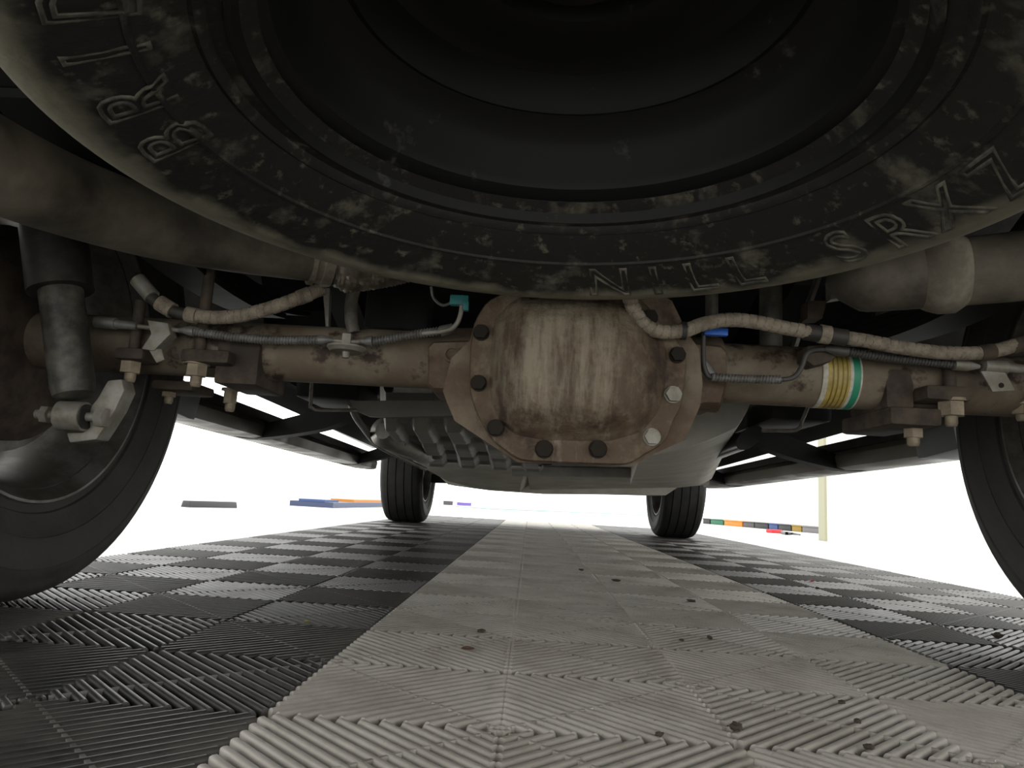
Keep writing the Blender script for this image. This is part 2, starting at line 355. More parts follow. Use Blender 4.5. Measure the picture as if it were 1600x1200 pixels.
def wheel(name, cx, cy, s, parent):
    """s = outward side"""
    root = bpy.data.objects.new(name, None); C.objects.link(root); root.parent = parent; root.location = Vector((cx, cy, 0))-world_of(parent); root.empty_display_size = 0.1
    R = 0.389; c = (cx, cy, R-0.001)
    mb = MB(); mb.lathe(tyre_profile(0.275, R, 0.236), c, 'x', n=96, sx=s); obj('tyre', mb, 'tyre_front' if 'front' in name else 'tyre', root)
    # rim: inner barrel and outer face (negative = inward side of the truck)
    mb = MB()
    prof = [(-0.112, 0.246), (-0.118, 0.244), (-0.118, 0.240), (-0.108, 0.234), (-0.095, 0.222), (-0.06, 0.212), (-0.02, 0.200), (0.06, 0.196), (0.10, 0.225), (0.117, 0.244), (0.112, 0.248)]
    mb.lathe(prof, c, 'x', n=72, sx=s); obj('rim', mb, 'alloy', root)
    mb = MB()
    for i in range(6):
        a = i*PI/3+0.2; d = Vector((0, math.cos(a), math.sin(a))); t = Vector((0, -math.sin(a), math.cos(a))); cc = Vector(c)
        mb.loft([[cc+d*r+t*wd*e1+Vector((s*(x+e2*0.018), 0, 0)) for e1, e2 in ((-1,-1),(1,-1),(1,1),(-1,1))] for r, wd, x in ((0.04, 0.034, 0.07), (0.12, 0.028, 0.085), (0.222, 0.040, 0.09))])
    mb.lathe([(0.05, 0.0), (0.05, 0.07), (0.095, 0.07), (0.10, 0.04), (0.10, 0.0)], c, 'x', n=32, sx=s); obj('rim_spokes', mb, 'alloy', root)
    mb = MB(); mb.lathe([(-0.035, 0.05), (-0.035, 0.172), (-0.01, 0.172), (-0.01, 0.05)], c, 'x', n=48, sx=s, closed=True); obj('brake_disc', mb, 'alloy', root)
    mb = MB(); mb.lathe([(-0.085, 0.04), (-0.085, 0.10), (-0.055, 0.155), (-0.045, 0.155), (-0.045, 0.04)], c, 'x', n=40, sx=s, closed=True); obj('backing_plate', mb, 'pad', root)
    return root
wl = wheel('rear_wheel', -0.826, AX, -1, truck); wl['label'] = 'left rear wheel'
wr = wheel('rear_wheel', 0.966, AX, 1, truck); wr['label'] = 'right rear wheel'
wheel('front_wheel', -0.812, AXF, -1, truck)['label'] = 'left front wheel'
wheel('front_wheel', 0.985, AXF, 1, truck)['label'] = 'right front wheel'

# --- rear axle
mb = MB(); mb.cyl((-0.80, AX, AZ), (0.0, AX, AZ), 0.043, n=40); mb.cyl((0.16, AX, AZ+0.003), (0.94, AX, AZ+0.006), 0.0445, n=40)
axle = part('rear_axle', mb, 'tube')
mb = MB()
for x0, x1 in ((-0.122, 0.0), (0.15, 0.282)): mb.cyl((x0, AX, AZ), (x1, AX, AZ), 0.050, 0.056, n=40)
ho = [(741,505),(735,531),(705,560),(692,611),(698,628),(710,657),(755,687),(808,722),(986,729),(1025,708),(1070,687),(1085,655),(1094,634),(1098,600),(1092,545),(1074,520),(1050,470),(1000,445),(900,436),(800,450)]
P = [at(u, v, 0.315) for u, v in ho]
ctr = sum(P, Vector())/len(P)
mb.loft([[p for p in P], [p+Vector((0, 0.012, 0))+(p-ctr)*0.0 for p in P], [ctr+(p-ctr)*0.93+Vector((0, 0.05, 0)) for p in P], [ctr+(p-ctr)*0.8+Vector((0, 0.15, 0)) for p in P], [ctr+(p-ctr)*0.5+Vector((0, 0.27, 0)) for p in P]])
for pts in ([(668,540),(676,532),(742,530),(742,612),(676,610),(668,602)], [(1080,532),(1128,538),(1136,546),(1136,600),(1126,633),(1098,633),(1080,640)]):
    fr = [at(u, v, 0.362) for u, v in pts]; cc = sum(fr, Vector())/len(fr); mb.loft([[cc+(q-cc)*0.9 for q in fr], [q+Vector((0, 0.008, 0)) for q in fr], [q+Vector((0, 0.12, 0)) for q in fr]])
obj('differential_housing', mb, 'rust', axle, smooth=40)
mb = MB(); mb.tube([(0.08, 0.6, 0.37), (0.08, 3.2, 0.40)], 0.045, n=24); part('drive_shaft', mb, 'black_steel')
# cover: flange outline and dome outline by angle about the centre
co = [(741,503),(735,540),(733,608),(742,640),(755,667),(770,690),(787,702),(811,719),(900,724),(986,726),(1004,711),(1028,700),(1046,682),(1050,658),(1063,643),(1067,620),(1071,594),(1074,555),(1060,535),(1042,515),(1015,480),(985,455),(900,444),(800,452),(760,470)]
di = [(776,500),(768,560),(770,620),(780,650),(805,676),(850,684),(950,686),(1000,672),(1026,640),(1036,600),(1038,550),(1022,505),(990,474),(900,462),(810,468)]
cx0, cy0 = 893, 580
def radial(poly, n):
    out = []
    for i in range(n):
        a = 2*PI*i/n; dx, dy = math.cos(a), math.sin(a); best = 0
        for k in range(len(poly)):
            x1, y1 = poly[k][0]-cx0, poly[k][1]-cy0; x2, y2 = poly[(k+1) % len(poly)][0]-cx0, poly[(k+1) % len(poly)][1]-cy0
            den = dx*(y2-y1)-dy*(x2-x1)
            if abs(den) < 1e-9: continue
            t = (x1*(y2-y1)-y1*(x2-x1))/den; sg = (x1*dy-y1*dx)/den
            if t > 0 and -1e-6 <= sg <= 1+1e-6: best = max(best, t)
        out.append(best)
    for _ in range(1): out = [(out[i-1]+2*out[i]+out[(i+1) % n])/4 for i in range(n)]
    return out
NR = 96; ro = radial(co, NR); ri = radial(di, NR); YC = 0.30
c3 = at(cx0, cy0, YC); secs = []
def ringpts(fr, y):
    L = []
    for i in range(NR):
        a = 2*PI*i/NR; r = fr(i); p = at(cx0+r*math.cos(a), cy0+r*math.sin(a), YC); L.append(Vector((p.x, y, p.z)))
    return L
secs = [ringpts(lambda i: ro[i], 0.318), ringpts(lambda i: ro[i], 0.302), ringpts(lambda i: ro[i]-2, 0.2995), ringpts(lambda i: ri[i]+4, 0.2990), ringpts(lambda i: ri[i], 0.295)]
for k in range(1, 13):
    t = k/12.0; secs.append(ringpts(lambda i, t=t: ri[i]*(1-t*0.98), 0.295-0.046*math.sin(min(1, t*2.0)*PI/2)-0.010*t))
mb = MB(); mb.loft(secs)
cover = obj('differential_cover', mb, 'cover', axle, smooth=40)
for k, (u, v, r, dk) in enumerate([(748,599,0.010,1),(775,669,0.0105,1),(850,702,0.011,1),(934,702,0.011,1),(1018,683,0.0105,0),(1051,617,0.0105,0),(1058,555,0.010,1),(1015,497,0.010,1),(752,520,0.010,1),(930,456,0.01,1),(835,462,0.01,1)]):
    p = at(u, v, 0.299); mb = MB(); mb.cyl(p, p+Vector((0, -0.003, 0)), r*1.1, n=18); mb.hexnut(p+Vector((0, -0.0065, 0)), r, 0.009, (0, 1, 0))
    obj('cover_bolt', mb, 'dark_bolt' if dk else 'zinc', axle, smooth=20)
p = at(706, 554, 0.3615); mb = MB(); mb.lathe([(0.0, 0.0085), (-0.004, 0.0085), (-0.004, 0.012), (0.0, 0.012)], p, 'y', n=20, closed=True); mb.cyl(p, p+Vector((0, 0.002, 0)), 0.0085); obj('boss_plug', mb, 'rust', axle)
# printed bands round the right tube
def band(x0, x1, m, r=0.0462):
    mb = MB(); mb.lathe([(x0, r), (x1, r)], (0, AX, AZ+0.005), 'x', n=40, a0=PI*0.62, a1=PI*1.62); obj('label_band', mb, m, axle)
def xat(u): return at(u, 590, 0.376).x
band(xat(1286), xat(1294), 'label_white'); band(xat(1294), xat(1329), 'gold', 0.0460)
for u in (1301, 1308, 1316, 1323): band(xat(u), xat(u+2.2), 'gold_dark', 0.0465)
band(xat(1329), xat(1334), 'label_white'); band(xat(1334), xat(1345), 'label_green', 0.0462); band(xat(1345), xat(1347.5), 'label_white')

# spring seats, plates, U-bolts and nuts
def boss(u0, u1, v0, v1, y, dep, m='pad', name='spring_plate'):
    a, b = at(u0, v0, y), at(u1, v1, y); mb = MB(); mb.box(((a.x+b.x)/2, y+dep/2, (a.z+b.z)/2), (abs(b.x-a.x), dep, abs(a.z-b.z))); return obj(name, mb, m, axle, bevel=0.006)
def ubolt(uc, v_top, v_nut0, v_nut1, v_end, y, r_px, stud_px, up_to=None):
    a, b, c, t = at(uc, v_nut0, y), at(uc, v_nut1, y), at(uc, v_end, y), at(uc, v_top, y); k = (a-CAM).length/FPX
    mb = MB(); mb.hexnut((a+b)/2, r_px*k, (a-b).length, (0,0,1)); mb.cyl(a+Vector((0,0,0.003)), a+Vector((0,0,-0.001)), r_px*k*1.22, n=20); obj('spring_nut', mb, 'nut', axle, smooth=20)
    mb = MB(); mb.cyl((b.x, y, c.z), (b.x, y, c.z+0.004), stud_px*k*0.8, stud_px*k, n=14); mb.cyl((b.x, y, c.z+0.004), (b.x, y, a.z), stud_px*k, n=14); obj('stud_end', mb, 'nut', axle); mb = MB(); mb.cyl((b.x, y, a.z), (b.x, y, t.z), stud_px*k, n=14); obj('u_bolt', mb, 'pad', axle)
boss(178, 222, 541, 562, 0.335, 0.05); boss(236, 300, 592, 611, 0.44, 0.08); boss(282, 356, 543, 568, 0.345, 0.17); boss(340, 400, 532, 602, 0.37, 0.12)
ubolt(204, 470, 563, 583, 597, 0.36, 14, 7.5); ubolt(307, 420, 569, 588, 604, 0.365, 15, 8); ubolt(264, 600, 611, 620, 631, 0.47, 10, 6); ubolt(360, 580, 610, 630, 643, 0.50, 10, 7)
boss(1448, 1521, 600, 627, 0.345, 0.17); boss(1391, 1474, 634, 667, 0.36, 0.16); boss(1384, 1430, 575, 640, 0.375, 0.12)
ubolt(1486, 560, 627, 650, 666, 0.365, 17, 8); ubolt(1427, 640, 664, 684, 697, 0.40, 13, 8); ubolt(1597, 600, 632, 648, 658, 0.40, 13, 7)
for x in (-0.505, 0.625):                       # leaf packs above the axle
    root = bpy.data.objects.new('leaf_spring', None); C.objects.link(root); root.parent = truck; root.location = Vector((x, AX, 0.46))-TC
    for i, hl in enumerate((0.72, 0.56, 0.42, 0.28)):
        mb = MB(); sec = []
        for k in range(13):
            y = -hl+2*hl*k/12; z = 0.522-i*0.011+0.16*(y/0.72)**2
            sec.append([(x-0.032, AX+y, z-0.005), (x+0.032, AX+y, z-0.005), (x+0.032, AX+y, z+0.005), (x-0.032, AX+y, z+0.005)])
        mb.loft(sec); obj('leaf', mb, 'black_steel', root, smooth=0)

# --- shock absorbers
def shock(mirror):
    M = (lambda p: Vector((0.13-p.x, p.y, p.z+0.004))) if mirror else (lambda p: Vector(p)); sg = -1 if mirror else 1
    root = bpy.data.objects.new('shock_absorber', None); C.objects.link(root); root.parent = truck; root.location = M(at(115, 650, 0.30))-TC
    root['label'] = ('right' if mirror else 'left')+' shock absorber'
    b0 = M(at(116, 622, 0.30)); t0 = M(at(95, 455, 0.30)); t1 = M(at(80, 330, 0.30))
    mb = MB(); mb.tube([t0+(t1-t0)*0.1, b0+(t0-b0)*0.12, b0+(t0-b0)*0.03, b0], [0.0275, 0.0275, 0.025, 0.018], n=28); obj('shock_body', mb, 'shock', root)
    mb = MB(); mb.tube([t0, t0+(t1-t0)*1.6], [0.041, 0.041], n=28); obj('dust_tube', mb, 'rubber', root)
    e = M(at(114, 650, 0.30))
    mb = MB(); mb.lathe([(-0.017, 0.010), (-0.017, 0.0195), (0.017, 0.0195), (0.017, 0.010)], e, 'x', n=28, closed=True); obj('shock_eye', mb, 'zinc', root)
    mb = MB(); mb.lathe([(-0.0195, 0.004), (-0.0195, 0.0165), (0.0195, 0.0165), (0.0195, 0.004)], e, 'x', n=24, closed=True); obj('bushing', mb, 'rubber', root)
    mb = MB(); mb.cyl(e+Vector((-0.05*sg, 0, 0)), e+Vector((0.045*sg, 0, 0)), 0.006); mb.hexnut(e+Vector((0.040*sg, 0, 0)), 0.014, 0.012, (1,0,0)); mb.hexnut(e+Vector((-0.036*sg, 0, 0)), 0.012, 0.010, (1,0,0)); obj('shock_bolt', mb, 'zinc', root, smooth=20)
    mb = MB(); mb.prism([M(at(u, v, 0.305)) for u, v in ((140,668),(137,640),(152,622),(168,594),(190,592),(194,610),(180,640),(160,672),(150,687),(108,692),(103,676),(128,676))], (0, 0.03, 0)); obj('lower_bracket', mb, 'zinc', root, bevel=0.003)
shock(False); shock(True)

# --- exhaust
root = bpy.data.objects.new('exhaust', None); C.objects.link(root); root.parent = truck; root.location = Vector((-0.4, 0.2, 0.49))-TC
pl = spline([at(-260, 95, -0.12), at(-120, 195, -0.07), at(0, 262, 0.0), at(130, 315, 0.10), at(260, 355, 0.19), at(370, 378, 0.25), at(490, 396, 0.30)], 0.02)
mb = MB(); mb.tube(pl, [0.047-0.009*i/len(pl) for i in range(len(pl))], n=36, caps=True); obj('tail_pipe', mb, 'exhaust', root)
a, b = at(484, 397, 0.298), at(518, 402, 0.312); d = (b-a)
mb = MB(); mb.tube([a, a+d*0.2, a+d*0.25, a+d*0.5, a+d*0.55, a+d], [0.042, 0.042, 0.039, 0.039, 0.042, 0.041], n=32); obj('pipe_clamp', mb, 'mesh_shield', root)
ms = spline([at(516, 402, 0.312), at(560, 402, 0.33), at(620, 392, 0.36), at(690, 372, 0.42)], 0.003)
def emb(sd, a):
    return 0.047*(0.80+0.2*min(1, sd/0.02))*(1+0.055*math.sin(sd*700+3*math.sin(a*9))*math.sin(a*16+sd*260))
mb = MB(); mb.tube(ms, emb, n=72); obj('embossed_heat_shield', mb, 'mesh_shield', root)
pr = spline([at(1292, 442, 0.30), at(1330, 438, 0.285), at(1400, 433, 0.27), at(1500, 425, 0.25), at(1600, 415, 0.22), at(1760, 395, 0.16)], 0.01)
def taper(sd, a): return 0.043*min(1, 0.15+(sd/0.055)**0.6)
mb = MB(); mb.tube(pr, taper, n=36); obj('exhaust_pipe', mb, 'exhaust', root)
a, b = at(1436, 430, 0.264), at(1508, 424, 0.248); d = b-a
mb = MB(); mb.tube([a, a+d*0.12, a+d*0.4, a+d*0.75, a+d], [0.043, 0.047, 0.052, 0.052, 0.043], n=36); obj('pipe_collar', mb, 'collar', root)

# --- parking brake cables in braided sleeves
def braid(r, p=0.011):
    def f(sd, a):
        ph = (sd/p + a/(2*PI)) % 1.0
        return r*(0.86 if ph < 0.13 else 1.0)
    return f
def cable(name, pts, r, m, step=0.0014, fn=None, n=20, parent=None):
    mb = MB(); mb.tube(spline(pts, step), fn or r, n=n); return obj(name, mb, m, parent or truck)
YH = 0.335
root = bpy.data.objects.new('parking_brake_cable', None); C.objects.link(root); root.parent = truck; root.location = at(350, 490, YH)-TC; root['label'] = 'left tan braided cable'
cable('braided_sleeve', [at(296,492,YH), at(330,496,YH), at(370,494,YH), at(410,485,YH), at(450,472,YH), at(506,450,YH+0.03)], 0.0098, 'hose', fn=braid(0.0098), parent=root)
cable('rubber_sleeve', [at(222,447,YH), at(240,468,YH), at(258,480,YH), at(275,488,YH), at(298,492,YH)], 0.0085, 'rubber', 0.006, parent=root)
cable('end_ferrule', [at(215,437,YH), at(238,464,YH)], 0.0112, 'zinc', 0.01, parent=root)
cable('collar', [at(249,473,YH), at(270,486,YH)], 0.0115, 'hose', 0.004, parent=root)
cable('collar', [at(292,491,YH), at(308,494,YH)], 0.0112, 'hose', 0.004, parent=root)
cable('collar', [at(466,466,YH+.01), at(484,459,YH+.015)], 0.0108, 'hose', 0.004, parent=root)
root = bpy.data.objects.new('parking_brake_cable', None); C.objects.link(root); root.parent = truck; root.location = at(1250, 515, 0.30)-TC; root['label'] = 'right tan braided cable'
cable('braided_sleeve', [at(980,452,0.26), at(988,478,0.265), at(1005,505,0.27), at(1030,518,0.275), at(1068,517,0.28), at(1100,506,0.285), at(1140,500,0.29), at(1180,503,0.295), at(1230,513,0.30), at(1290,523,0.31), at(1350,532,0.32), at(1420,545,0.32), at(1490,552,0.325), at(1550,549,0.325), at(1605,533,0.33)], 0.0095, 'hose', fn=braid(0.0095), parent=root)
for u0, v0, u1, v1, y, m, r in ((1255,518,1322,528,0.307,'rubber',0.0112),(1280,521.5,1296,524,0.307,'hose',0.0126),(1530,552,1552,549,0.325,'pad',0.0108),(1578,543,1612,531,0.329,'pad',0.0108)):
    cable('rubber_sleeve' if m != 'hose' else 'collar', [at(u0,v0,y), at((u0+u1)/2,(v0+v1)/2,y), at(u1,v1,y)], r, m, 0.004, parent=root)
p0 = at(1068, 517, 0.28); mb = MB(); mb.lathe([(-0.003, 0.0095), (-0.003, 0.0118), (0.003, 0.0118), (0.003, 0.0095)], p0, 'x', n=20, closed=True); obj('cable_tie', mb, 'rubber', root)

# --- brake pipes with spring guards
def coil(r, p=0.0042):
    return lambda sd, a: r*(0.68+0.32*abs(math.sin(PI*(sd/p+a/(2*PI)))))
YB = 0.345
root = bpy.data.objects.new('brake_pipe', None); C.objects.link(root); root.parent = truck; root.location = at(400, 525, YB)-TC; root['label'] = 'left brake pipe in grey spring guards'
cable('pipe', [at(150,502,YB+.02), at(180,506,YB), at(235,512,YB), at(300,518,YB), at(380,528,YB), at(500,531,YB), at(560,534,YB), at(640,523,YB), at(695,517,YB-.01), at(712,508,YB-.02), at(720,490,YB-.02), at(723,462,YB-.02)], 0.0034, 'zinc', 0.004, n=12, parent=root)
cable('spring_guard', [at(303,518,YB), at(350,525,YB), at(400,530,YB), at(450,531.5,YB), at(500,531,YB)], 0.0068, 'coil', 0.0008, fn=coil(0.0068), n=14, parent=root)
cable('spring_guard', [at(578,534,YB), at(610,529,YB), at(650,522,YB), at(690,517,YB)], 0.0066, 'coil', 0.0008, fn=coil(0.0066), n=14, parent=root)
for u0,v0,u1,v1,r0,r1 in ((278,515,304,518,0.002,0.0072),(498,531,522,532,0.0072,0.002),(562,533,582,533,0.003,0.0075),(688,518,708,513,0.0078,0.0072),(180,506,215,510,0.0066,0.0058),(150,503,182,506,0.0085,0.0085)):
    mb = MB(); a, b = at(u0,v0,YB-0.002), at(u1,v1,YB-0.002); mb.tube([a, a+(b-a)*0.7, b] if r0 < r1 else [a, a+(b-a)*0.3, b], [r0, max(r0,r1), r1] , n=14); obj('pipe_fitting', mb, 'coil', root)
mb = MB(); mb.prism([at(u,v,YB-0.012) for u,v in ((230,500),(262,505),(266,522),(240,548),(221,545),(236,522))], (0, 0.02, 0)); mb.prism([at(u,v,YB-0.010) for u,v in ((232,546),(252,545),(257,562),(244,567))], (0, 0.004, 0)); obj('pipe_bracket', mb, 'zinc', root, bevel=0.001)
mb = MB(); a = at(541, 546, YB); mb.lathe([(-0.0035, 0.0), (-0.0035, 0.022), (0.0015, 0.027), (0.004, 0.027), (0.004, 0.0)], a, 'z', n=28); mb.cyl(a+Vector((0,0,-0.012)), a, 0.005); mb.box(a+Vector((0,0,0.012)), (0.012, 0.01, 0.02)); obj('pipe_bracket', mb, 'zinc', root)
p = at(718, 470, YB-0.02); mb = MB(); mb.box(p, (0.026, 0.012, 0.014)); mb.box(p+Vector((0.010,-0.003,-0.008)), (0.008, 0.010, 0.014)); obj('pipe_clip', mb, 'teal', root, label='teal plastic clip', bevel=0.002)
cable('breather_wire', [at(674,448,YB+.02), at(678,466,YB+.02), at(692,477,YB+.01), at(708,472,YB)], 0.0022, 'coil', 0.004, n=8, parent=root)
root = bpy.data.objects.new('brake_pipe', None); C.objects.link(root); root.parent = truck; root.location = at(1180, 590, YB)-TC; root['label'] = 'right brake pipe in spring guards'
YR = 0.33
cable('pipe', [at(1099,520,YR), at(1099,555,YR), at(1101,575,YR), at(1112,590,YR), at(1160,592,YR), at(1222,593,YR), at(1243,587,YR), at(1254,570,YR), at(1262,551,YR), at(1285,546,YR+.01), at(1325,550,YR+.015), at(1400,562,YR+.015), at(1490,570,YR+.015), at(1540,573,YR+.015), at(1610,577,YR+.015)], 0.0034, 'coil_dark', 0.004, n=12, parent=root)
cable('spring_guard', [at(1112,589,YR-.003), at(1140,591,YR-.003), at(1180,592.5,YR-.003), at(1220,593,YR-.003)], 0.0062, 'coil', 0.0008, fn=coil(0.0062), n=14, parent=root)
cable('spring_guard', [at(1322,549,YR+.012), at(1370,557,YR+.012), at(1430,564,YR+.012), at(1492,570,YR+.012)], 0.0066, 'coil_dark', 0.0008, fn=coil(0.0066), n=14, parent=root)
for u0,v0,u1,v1,r0,r1,m in ((1098,568,1114,589,0.0075,0.0068,'coil'),(1288,545,1324,550,0.004,0.0075,'coil_dark'),(1490,570,1530,573,0.0078,0.003,'zinc'),(1536,572,1572,575,0.0095,0.0095,'zinc'),(1572,575,1612,578,0.0065,0.0065,'zinc')):
    mb = MB(); a, b = at(u0,v0,YR+.010), at(u1,v1,YR+.010); mb.tube([a, (a+b)/2, b], [r0, max(r0,r1), r1], n=14); obj('pipe_fitting', mb, m, root)
mb = MB(); mb.prism([at(u,v,YR+.005) for u,v in ((1533,580),(1570,580),(1586,610),(1551,612))], (0, 0.003, 0)); obj('pipe_bracket', mb, 'zinc', root)
p = at(1565, 602, YR+.004); mb = MB(); mb.cyl(p, p+Vector((0,0.0012,0)), 0.0035, n=12); obj('bracket_hole', mb, 'dark_bolt', root)
mb = MB(); mb.prism([at(u,v,0.345) for u,v in ((1262,540),(1300,538),(1312,552),(1298,565),(1272,572),(1258,562))], (0, 0.05, 0)); obj('pipe_bracket', mb, 'pad', root, bevel=0.003)
p = at(1118, 519, 0.325); mb = MB(); mb.box(p, (0.032, 0.010, 0.010)); obj('pipe_clip', mb, 'blue', root, label='blue plastic clip', bevel=0.001)

# --- brackets and links above the axle
mb = MB(); mb.tube(spline([at(556,447,0.40), at(549,470,0.39), at(549,500,0.38), at(553,520,0.38)], 0.008), 0.0095, n=14); part('vent_hose', mb, 'shock')
mb = MB(); mb.prism([at(u,v,0.42) for u,v in ((504,450),(515,450),(513,510),(509,510))], (0, 0.012, 0)); part('hanger_strap', mb, 'zinc')
mb = MB(); mb.prism([at(u,v,0.44) for u,v in ((1280,428),(1286,428),(1247,541),(1241,541))], (0, 0.02, 0)); part('hanger_strap', mb, 'zinc')
mb = MB(); mb.cyl(at(1204,560,0.46), at(1204,400,0.46), 0.017, n=20); part('link_rod', mb, 'shock')
mb = MB(); mb.cyl(at(1112,560,0.47), at(1112,400,0.47), 0.010, n=16); part('link_rod', mb, 'shock')
mb = MB(); mb.prism([at(u,v,0.40) for u,v in ((1262,470),(1292,470),(1285,497),(1262,497))], (0,0.03,0)); part('hanger_bracket', mb, 'pad')
mb = MB(); mb.box(at(625,480,0.55), (0.11, 0.05, 0.09)); part('pump_module', mb, 'black_steel', bevel=0.01)
mb = MB(); mb.prism([at(u,v,0.47) for u,v in ((1298,436),(1318,436),(1338,462),(1298,468))], (0,0.02,0)); part('hanger_bracket', mb, 'zinc')

# --- running boards
for s in (-1, 1):
    root = bpy.data.objects.new('running_board', None); C.objects.link(root); root.parent = truck
    xi = -0.85 if s < 0 else 0.965; ya, yb = 1.10, 3.35
    za, zb = (0.343, 0.308) if s < 0 else (0.345, 0.309)
    root.location = Vector((xi, ya, za))-TC; root['label'] = ('left' if s < 0 else 'right')+' running board'
    def sec(y, z): return [(xi+s*0.00, y, z+0.062), (xi-s*0.012, y, z+0.040), (xi-s*0.006, y, z+0.006), (xi+s*0.02, y, z), (xi+s*0.11, y, z+0.004), (xi+s*0.15, y, z+0.022), (xi+s*0.15, y, z+0.062)]
    mb = MB(); mb.loft([sec(ya, za), sec(yb, zb)]); obj('step', mb, 'board', root, smooth=30)
    def sec2(y, z): return [(xi-s*0.016, y, z+0.082), (xi-s*0.016, y, z+0.056), (xi+s*0.155, y, z+0.056), (xi+s*0.155, y, z+0.082)]
    mb = MB(); mb.loft([sec2(ya-0.01, za), sec2(yb, zb)]); obj('step_tread', mb, 'rubber', root, smooth=0)
    mb = MB(); mb.loft([[(p[0], p[1], p[2]+o) for p in [(xi+s*0.0, y, z+0.088), (xi-s*0.02, y, z+0.06), (xi-s*0.01, y, z-0.002), (xi+s*0.15, y, z+0.002), (xi+s*0.165, y, z+0.03), (xi+s*0.155, y, z+0.086)]] for y, z, o in ((ya-0.12, za, 0.012), (ya+0.02, za, 0.0), (ya+0.05, za, 0.0))])
    obj('end_cap', mb, 'board_cap', root, bevel=0.006)
    for yy in (1.66, 2.95):
        k = (yy-ya)/(yb-ya); zz = za+(zb-za)*k; fxx = 0.065+s*0.46
        arm = spline([(fxx, yy, 0.50), (fxx+s*0.10, yy, 0.47), (fxx+s*0.25, yy, 0.39), (xi+s*0.02, yy, zz+0.010), (xi+s*0.10, yy, zz+0.016)], 0.03)
        mb = MB(); na = len(arm)-1; mb.loft([[Vector(q)+Vector((0,-0.035,-0.01)), Vector(q)+Vector((0,0.035,-0.01)), Vector(q)+Vector((0,0.035,0.012+0.075*(1-i/na)**0.7)), Vector(q)+Vector((0,-0.035,0.012+0.075*(1-i/na)**0.7))] for i, q in enumerate(arm)]); obj('support_arm', mb, 'black_steel', root, smooth=0)

# --- tank shield, silencer, tank, front crossmember
def grid(fn, nu, nv):
    mb = MB(); V = [fn(i/nu, j/nv) for j in range(nv+1) for i in range(nu+1)]
    mb.add(V, [(j*(nu+1)+i, j*(nu+1)+i+1, (j+1)*(nu+1)+i+1, (j+1)*(nu+1)+i) for j in range(nv) for i in range(nu)]); return mb
def smooth01(x): x = max(0, min(1, x)); return x*x*(3-2*x)
A0, B0 = at(588, 646, 0.85), at(800, 650, 0.85); A1, B1 = at(640, 716, 2.3), at(850, 727, 2.3)
def shf(s, t):
    y = 0.85+1.45*t
    p = (A0.lerp(B0, s)).lerp(A1.lerp(B1, s), t)
    ph = (s*4.2+t*0.5) % 1.0
    rid = smooth01(ph/0.16)*(1-smooth01((ph-0.55)/0.16))
    st = ((t*3.2) % 1.0); stp = 0.012*smooth01(st/0.1)*(1-smooth01((st-0.75)/0.2))
    dz = -0.020*rid - stp*0.8
    edge = smooth01(s/0.06)
    lip = smooth01(t/0.05)
    return Vector((p.x, y, p.z+dz*edge*lip + 0.03*(1-edge) + 0.045*(1-lip)))
mb = grid(shf, 90, 60); sh = part('tank_shield', mb, 'shield', smooth=30)
mb = MB(); mb.box((( A0.x+B0.x)/2+0.03, 1.6, 0.49), (0.5, 1.2, 0.14)); part('fuel_tank', mb, 'black_steel', bevel=0.03)
mb = MB(); a = at(645, 612, 1.0); mb.tube([a, a+Vector((0,0.04,0)), (a.x+0.0, 1.5, a.z-0.005), (a.x, 1.54, a.z)], [0.045, 0.06, 0.06, 0.045], n=32); part('silencer', mb, 'silver')
mb = MB(); a = at(603, 676, 1.25); mb.tube([a+Vector((0,-0.04,0)), a+Vector((0,0,0)), a+Vector((0.02,0.6,-0.01)), a+Vector((0.02,0.66,-0.01))], [0.02, 0.042, 0.042, 0.02], n=28); part('catalytic_converter', mb, 'silver')
mb = MB(); mb.prism([at(u,v,0.84) for u,v in ((547,626),(735,626),(760,648),(600,652),(575,650),(552,640))], (0,0.02,0)); part('shield_lip', mb, 'shield', smooth=0)
mb = MB(); mb.tube(spline([at(549,630,0.86), at(553,645,0.92), at(566,666,1.1), at(590,695,1.5), at(622,713,2.0), at(665,733,2.45)], 0.03), 0.008, n=10); part('shield_rail', mb, 'shield')
# pale tank to the right of the differential
def tkf(s, t):
    y = 0.80+1.9*t
    L0, L1 = at(1000, 715, 0.80), at(1182, 652, 0.80); K0, K1 = at(985, 757, 2.7), at(1112, 756, 2.7)
    p = L0.lerp(L1, s).lerp(K0.lerp(K1, s), t)
    return Vector((p.x, y, p.z - 0.02*math.sin(PI*s)*0.6 + 0.06*smooth01((s-0.86)/0.14)*(1-t*0.6)))
secs = []
for j in range(13):
    t = j/12; bot = [tkf(i/12, t) for i in range(13)]; secs.append(bot+[Vector((bot[-1].x, bot[-1].y, 0.50)), Vector((bot[0].x, bot[0].y, 0.50))])
mb = MB(); mb.loft(secs); part('plastic_tank', mb, 'tank', smooth=30)
# glossy black fairing beside the tank
mb = MB(); secs = []
for k in range(11):
    t = k/10; y = 1.0+1.75*t
    a = at(1190-95*t-14*math.sin(t*PI), 668+62*t, y); b = at(1152-85*t-24*math.sin(t*PI), 700+44*t, y)
    n_ = 8; ring = []
    c_ = (a+b)/2; ex = (a-b)/2; hh = max(0.02, ex.length*0.55)
    dirn = ex.normalized(); oth = Vector((0,1,0)).cross(dirn)
    for i in range(n_*2):
        an = PI*i/n_; ring.append(c_+dirn*ex.length*math.cos(an)+oth*hh*math.sin(an))
    secs.append(ring)
mb.loft(secs); part('heat_fairing', mb, 'gloss_black', smooth=60)
